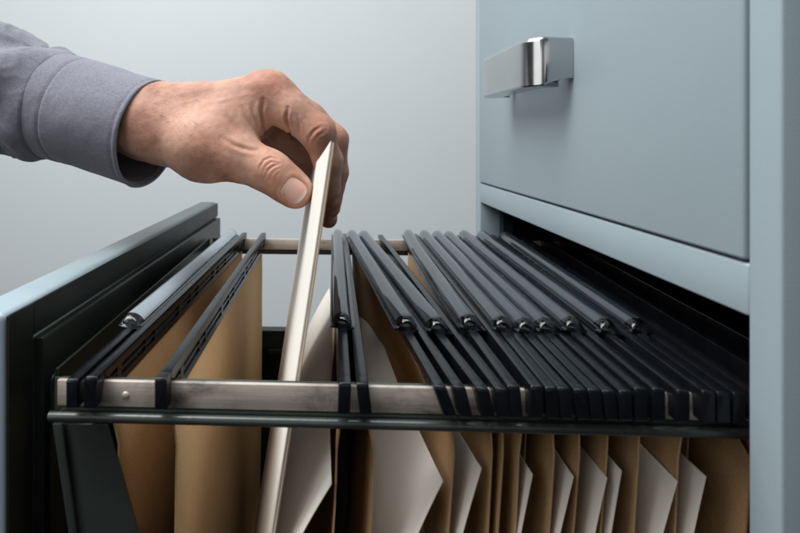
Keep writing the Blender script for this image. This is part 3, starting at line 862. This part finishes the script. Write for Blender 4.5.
# thumb nail plate
bvh2 = BVHTree.FromPolygons([Vector(c) for c in co2[:, :]], [tuple(p.vertices) for p in me2.polygons])
nu = 22; vs = []; tn = []
for i in range(nu + 1):
    for j in range(nu + 1):
        u, v = i / nu * 2 - 1, j / nu * 2 - 1
        # square -> rounded square
        k_ = 0.985; L_ = max(abs(u), abs(v)); q3 = (abs(u) ** 3 + abs(v) ** 3) ** (1 / 3)
        s_ = (L_ / q3 if q3 > 1e-6 else 1) * k_
        U, V = u * s_, v * s_
        rr = (abs(U) ** 3 + abs(V) ** 3) ** (1 / 3)
        p = nc + ax_l * U * NL + ax_w * V * NW + nn * 0.006
        h_ = bvh2.ray_cast(Vector(p), Vector(-nn))
        base_ = np.array(h_[0]) if h_[0] is not None else nc
        # plate follows a clean curve fitted to the bed
        vs.append(base_ + nn * (0.00055 - 0.0005 * max(0, rr - 0.86) / 0.14))
        tipk = 1 / (1 + math.exp(-(U - 0.74 + 0.10 * V * V) * 24)); lun = 1 / (1 + math.exp((U + 0.72 + 0.35 * V * V) * 12))
        c_ = np.array([0.60, 0.35, 0.29]) * (1 - tipk) + np.array([0.72, 0.64, 0.57]) * tipk
        c_ = c_ * (1 - .5 * lun) + np.array([0.75, 0.58, 0.52]) * .5 * lun
        tn.append((*c_, 1))
vs = np.array(vs); gidx = lambda i, j: i * (nu + 1) + j
for _ in range(12):
    w = vs.copy()
    for i in range(1, nu):
        for j in range(1, nu):
            w[gidx(i, j)] = (vs[gidx(i - 1, j)] + vs[gidx(i + 1, j)] + vs[gidx(i, j - 1)] + vs[gidx(i, j + 1)]) / 4
    vs = w
fs = [(gidx(i, j), gidx(i + 1, j), gidx(i + 1, j + 1), gidx(i, j + 1)) for i in range(nu) for j in range(nu)]
nm = mesh(vs, fs); ca = nm.color_attributes.new('tint', 'FLOAT_COLOR', 'POINT'); ca.data.foreach_set('color', np.array(tn, np.float32).ravel())
nail = link('thumb_nail', nm, M['nail'], person)

# short dark hairs on the wrist
hv = []; hf = []
hb = MB()
for i in range(150):
    px = random.uniform(146, 196); py = random.uniform(78, 150)
    if random.random() > (1.15 - (px - 146) / 60): continue
    if py > 128 and random.random() < .6: continue
    h_ = hit(px, py)
    if not h_: continue
    p0 = Vector(h_[0]); n0 = Vector(h_[1]); 
    if n0.dot(p0) > 0: n0 = -n0
    dr = (Vector((0.8, 0, random.uniform(-.5, .35))) + n0 * 0.35).normalized(); l = random.uniform(.003, .007)
    p1 = p0 + dr * l * .5 + n0 * .0003; p2 = p0 + dr * l - n0 * .0002 + Vector((0, 0, random.uniform(-.001, .001)))
    hb.tube([p0 - n0 * .0003, p1, p2], [.00006, .00005, .00002], 4)
hair = hb.build('wrist_hair', M['hair'], person, smooth=False)

# ------------------------------------------------------------------ shirt sleeve
def sleeve():
    c0 = P(151, 134.5, .383); 
    c1 = P(62, 107, .407)
    c2 = P(-10, 88, .428); c3 = P(-150, 40, .47)
    def frame(d):
        d = d.normalized(); a = Vector((0, 0, 1)) - d * d.z; a.normalize(); b = d.cross(a); return a, b
    def build(path, radf, name, n=160, mat=M['fabric'], parent=person, closed_th=0.0011):
        vs = []; m = len(path)
        for i, (p, ax, s) in enumerate(path):
            a, b = frame(ax)
            for k in range(n):
                t = 2 * math.pi * k / n; r = radf(s, t)
                vs.append(p + (a * math.cos(t) + b * math.sin(t)) * r)
        fs = [(i * n + k, (i + 1) * n + k, (i + 1) * n + (k + 1) % n, i * n + (k + 1) % n) for i in range(m - 1) for k in range(n)]
        me = mesh(vs, fs); o = link(name, me, mat, parent)
        sm = o.modifiers.new('s', 'SOLIDIFY'); sm.thickness = closed_th; sm.offset = -1 if False else 0
        bv = o.modifiers.new('b', 'BEVEL'); bv.width = closed_th * .4; bv.segments = 3; bv.limit_method = 'ANGLE'; bv.angle_limit = math.radians(60)
        return o
    ax = (c0 - c1)
    # cuff
    path = []
    nn_ = 60
    for i in range(nn_ + 1):
        s = i / nn_; path.append((c1.lerp(c0, s), ax, s))
    def rc(s, t):
        r = 0.0380 + (0.0362 - 0.0380) * s
        r += 0.0009 * math.sin(2 * t + 0.7) + 0.0006 * math.sin(3 * t + 5 * s) * (1 - .5 * s)
        r += 0.0004 * noise.noise(Vector((math.cos(t) * 3, math.sin(t) * 3, s * 5)))
        r -= 0.0007 * math.exp(-((s - 0.955) / 0.010) ** 2)                # stitch dent near the hem
        r -= 0.0008 * math.exp(-((s - 0.20) / 0.014) ** 2)
        r += 0.0006 * math.exp(-((s - 0.985) / 0.015) ** 2)
        return r
    cuff = build(path, rc, 'shirt_cuff', 192, closed_th=0.0024)
    # stitches: short dashes along hem and inner seam
    a, b = frame(ax)
    for s in (0.955, 0.20):
        st = MB()
        p = c1.lerp(c0, s); L = 230
        for k in range(L):
            if k % 2: continue
            pts = []
            for q in range(3):
                t = 2 * math.pi * (k + q * .62) / L; r = rc(s, t) + 0.00135 + (0.00012 if q == 1 else 0)
                pts.append(p + (a * math.cos(t) + b * math.sin(t)) * r)
            st.tube(pts, 0.00018, 5)
        st.build('stitching', M['thread'], cuff)
    # sleeve body, gathered into the cuff
    path = []; ctr = [c1 + (c0 - c1) * 0.03, c1, c2, c3]
    nn_ = 110
    for i in range(nn_ + 1):
        s = i / nn_
        # polyline param by distance
        if s < 0.05: p = ctr[0].lerp(ctr[1], s / 0.05)
        elif s < 0.45: p = ctr[1].lerp(ctr[2], (s - 0.05) / 0.40)
        else: p = ctr[2].lerp(ctr[3], (s - 0.45) / 0.55)
        path.append((p, ax.lerp(c1 - c2, min(1, s * 3)), s))
    def rs(s, t):
        g = min(1, s / 0.22) ** 1.3
        r = 0.0366 + 0.0090 * (1 - math.exp(-s * 7)) + 0.004 * s
        up = math.cos(t)                                # +1 at the top of the arm
        amp = 0.0032 * math.exp(-s * 3.0) * g + 0.0008 * g
        r += amp * 0.6 * math.sin(7 * t + 7 * s + 2.5 * math.sin(2 * t + s * 6)) 
        r += 0.0050 * g * math.exp(-s * 1.2) * math.sin(3.2 * t - 15 * s + 0.8)
        v = Vector((math.cos(t) * 1.6 + s * 1.5, math.sin(t) * 1.6, s * 6.5))
        r += 0.0066 * g * (noise.noise(v) - 0.1)
        v2 = Vector((math.cos(t) * 3.1 - s * 3, math.sin(t) * 3.1 + 9, s * 12))
        rid = 1 - abs(noise.noise(v2)) * 2.2
        r += 0.0014 * g * max(0, rid) ** 3
        return r
    build(path, rs, 'shirt_sleeve', 260, closed_th=0.0010)
sleeve()

# ------------------------------------------------------------------ light
w = bpy.data.worlds.new('World'); SC.world = w; w.use_nodes = True
bg = w.node_tree.nodes['Background']; bg.inputs['Color'].default_value = (0.86, 0.93, 1.0, 1); bg.inputs['Strength'].default_value = 0.025
def area(name, loc, target, sx, sy, power, col=(1, 1, 1)):
    l = bpy.data.lights.new(name, 'AREA'); l.shape = 'RECTANGLE'; l.size = sx; l.size_y = sy; l.energy = power; l.color = col
    o = bpy.data.objects.new(name, l); COL.objects.link(o); o.location = loc
    o.rotation_euler = (Vector(target) - Vector(loc)).to_track_quat('-Z', 'Y').to_euler()
    return o
area('softbox_lamp', (-0.70, 0.20, 1.05), (0.05, 0.40, -0.05), 1.2, 1.0, 21, (1.0, 0.985, 0.965))
area('added_front_fill', (-1.0, -0.75, 0.50), (0.05, 0.40, 0.0), 1.0, 1.0, 5.2, (1.0, 0.99, 0.975))  # added light, evens out the hand's shadow on the lifted file
area('fill_lamp', (0.12, -1.2, 0.50), (0.0, 0.40, -0.05), 0.8, 0.8, 1.5, (0.98, 0.99, 1.0))
area('added_wall_wash', (-0.4, 0.0, 2.3), (-0.35, 1.55, -1.2), 3.4, 1.0, 82, (0.94, 0.985, 1.0))  # added light overhead, only there to brighten the background wall

# ------------------------------------------------------------------ camera
cam = bpy.data.cameras.new('camera'); co_ = bpy.data.objects.new('camera', cam); COL.objects.link(co_)
cam.sensor_width = 36; cam.sensor_fit = 'HORIZONTAL'; cam.lens = 36 * F / 800
cam.shift_x = (400 - CX) / 800; cam.shift_y = -(266.5 - HY) / 800
cam.clip_start = 0.01; cam.clip_end = 50
co_.location = (0, 0, 0); co_.rotation_euler = (math.radians(90), 0, PSI)
cam.dof.use_dof = True; cam.dof.focus_distance = 0.34; cam.dof.aperture_fstop = 13
SC.camera = co_
SC.view_settings.view_transform = 'Standard'; SC.view_settings.look = 'None'
SC.view_settings.exposure = 0; SC.view_settings.gamma = 1
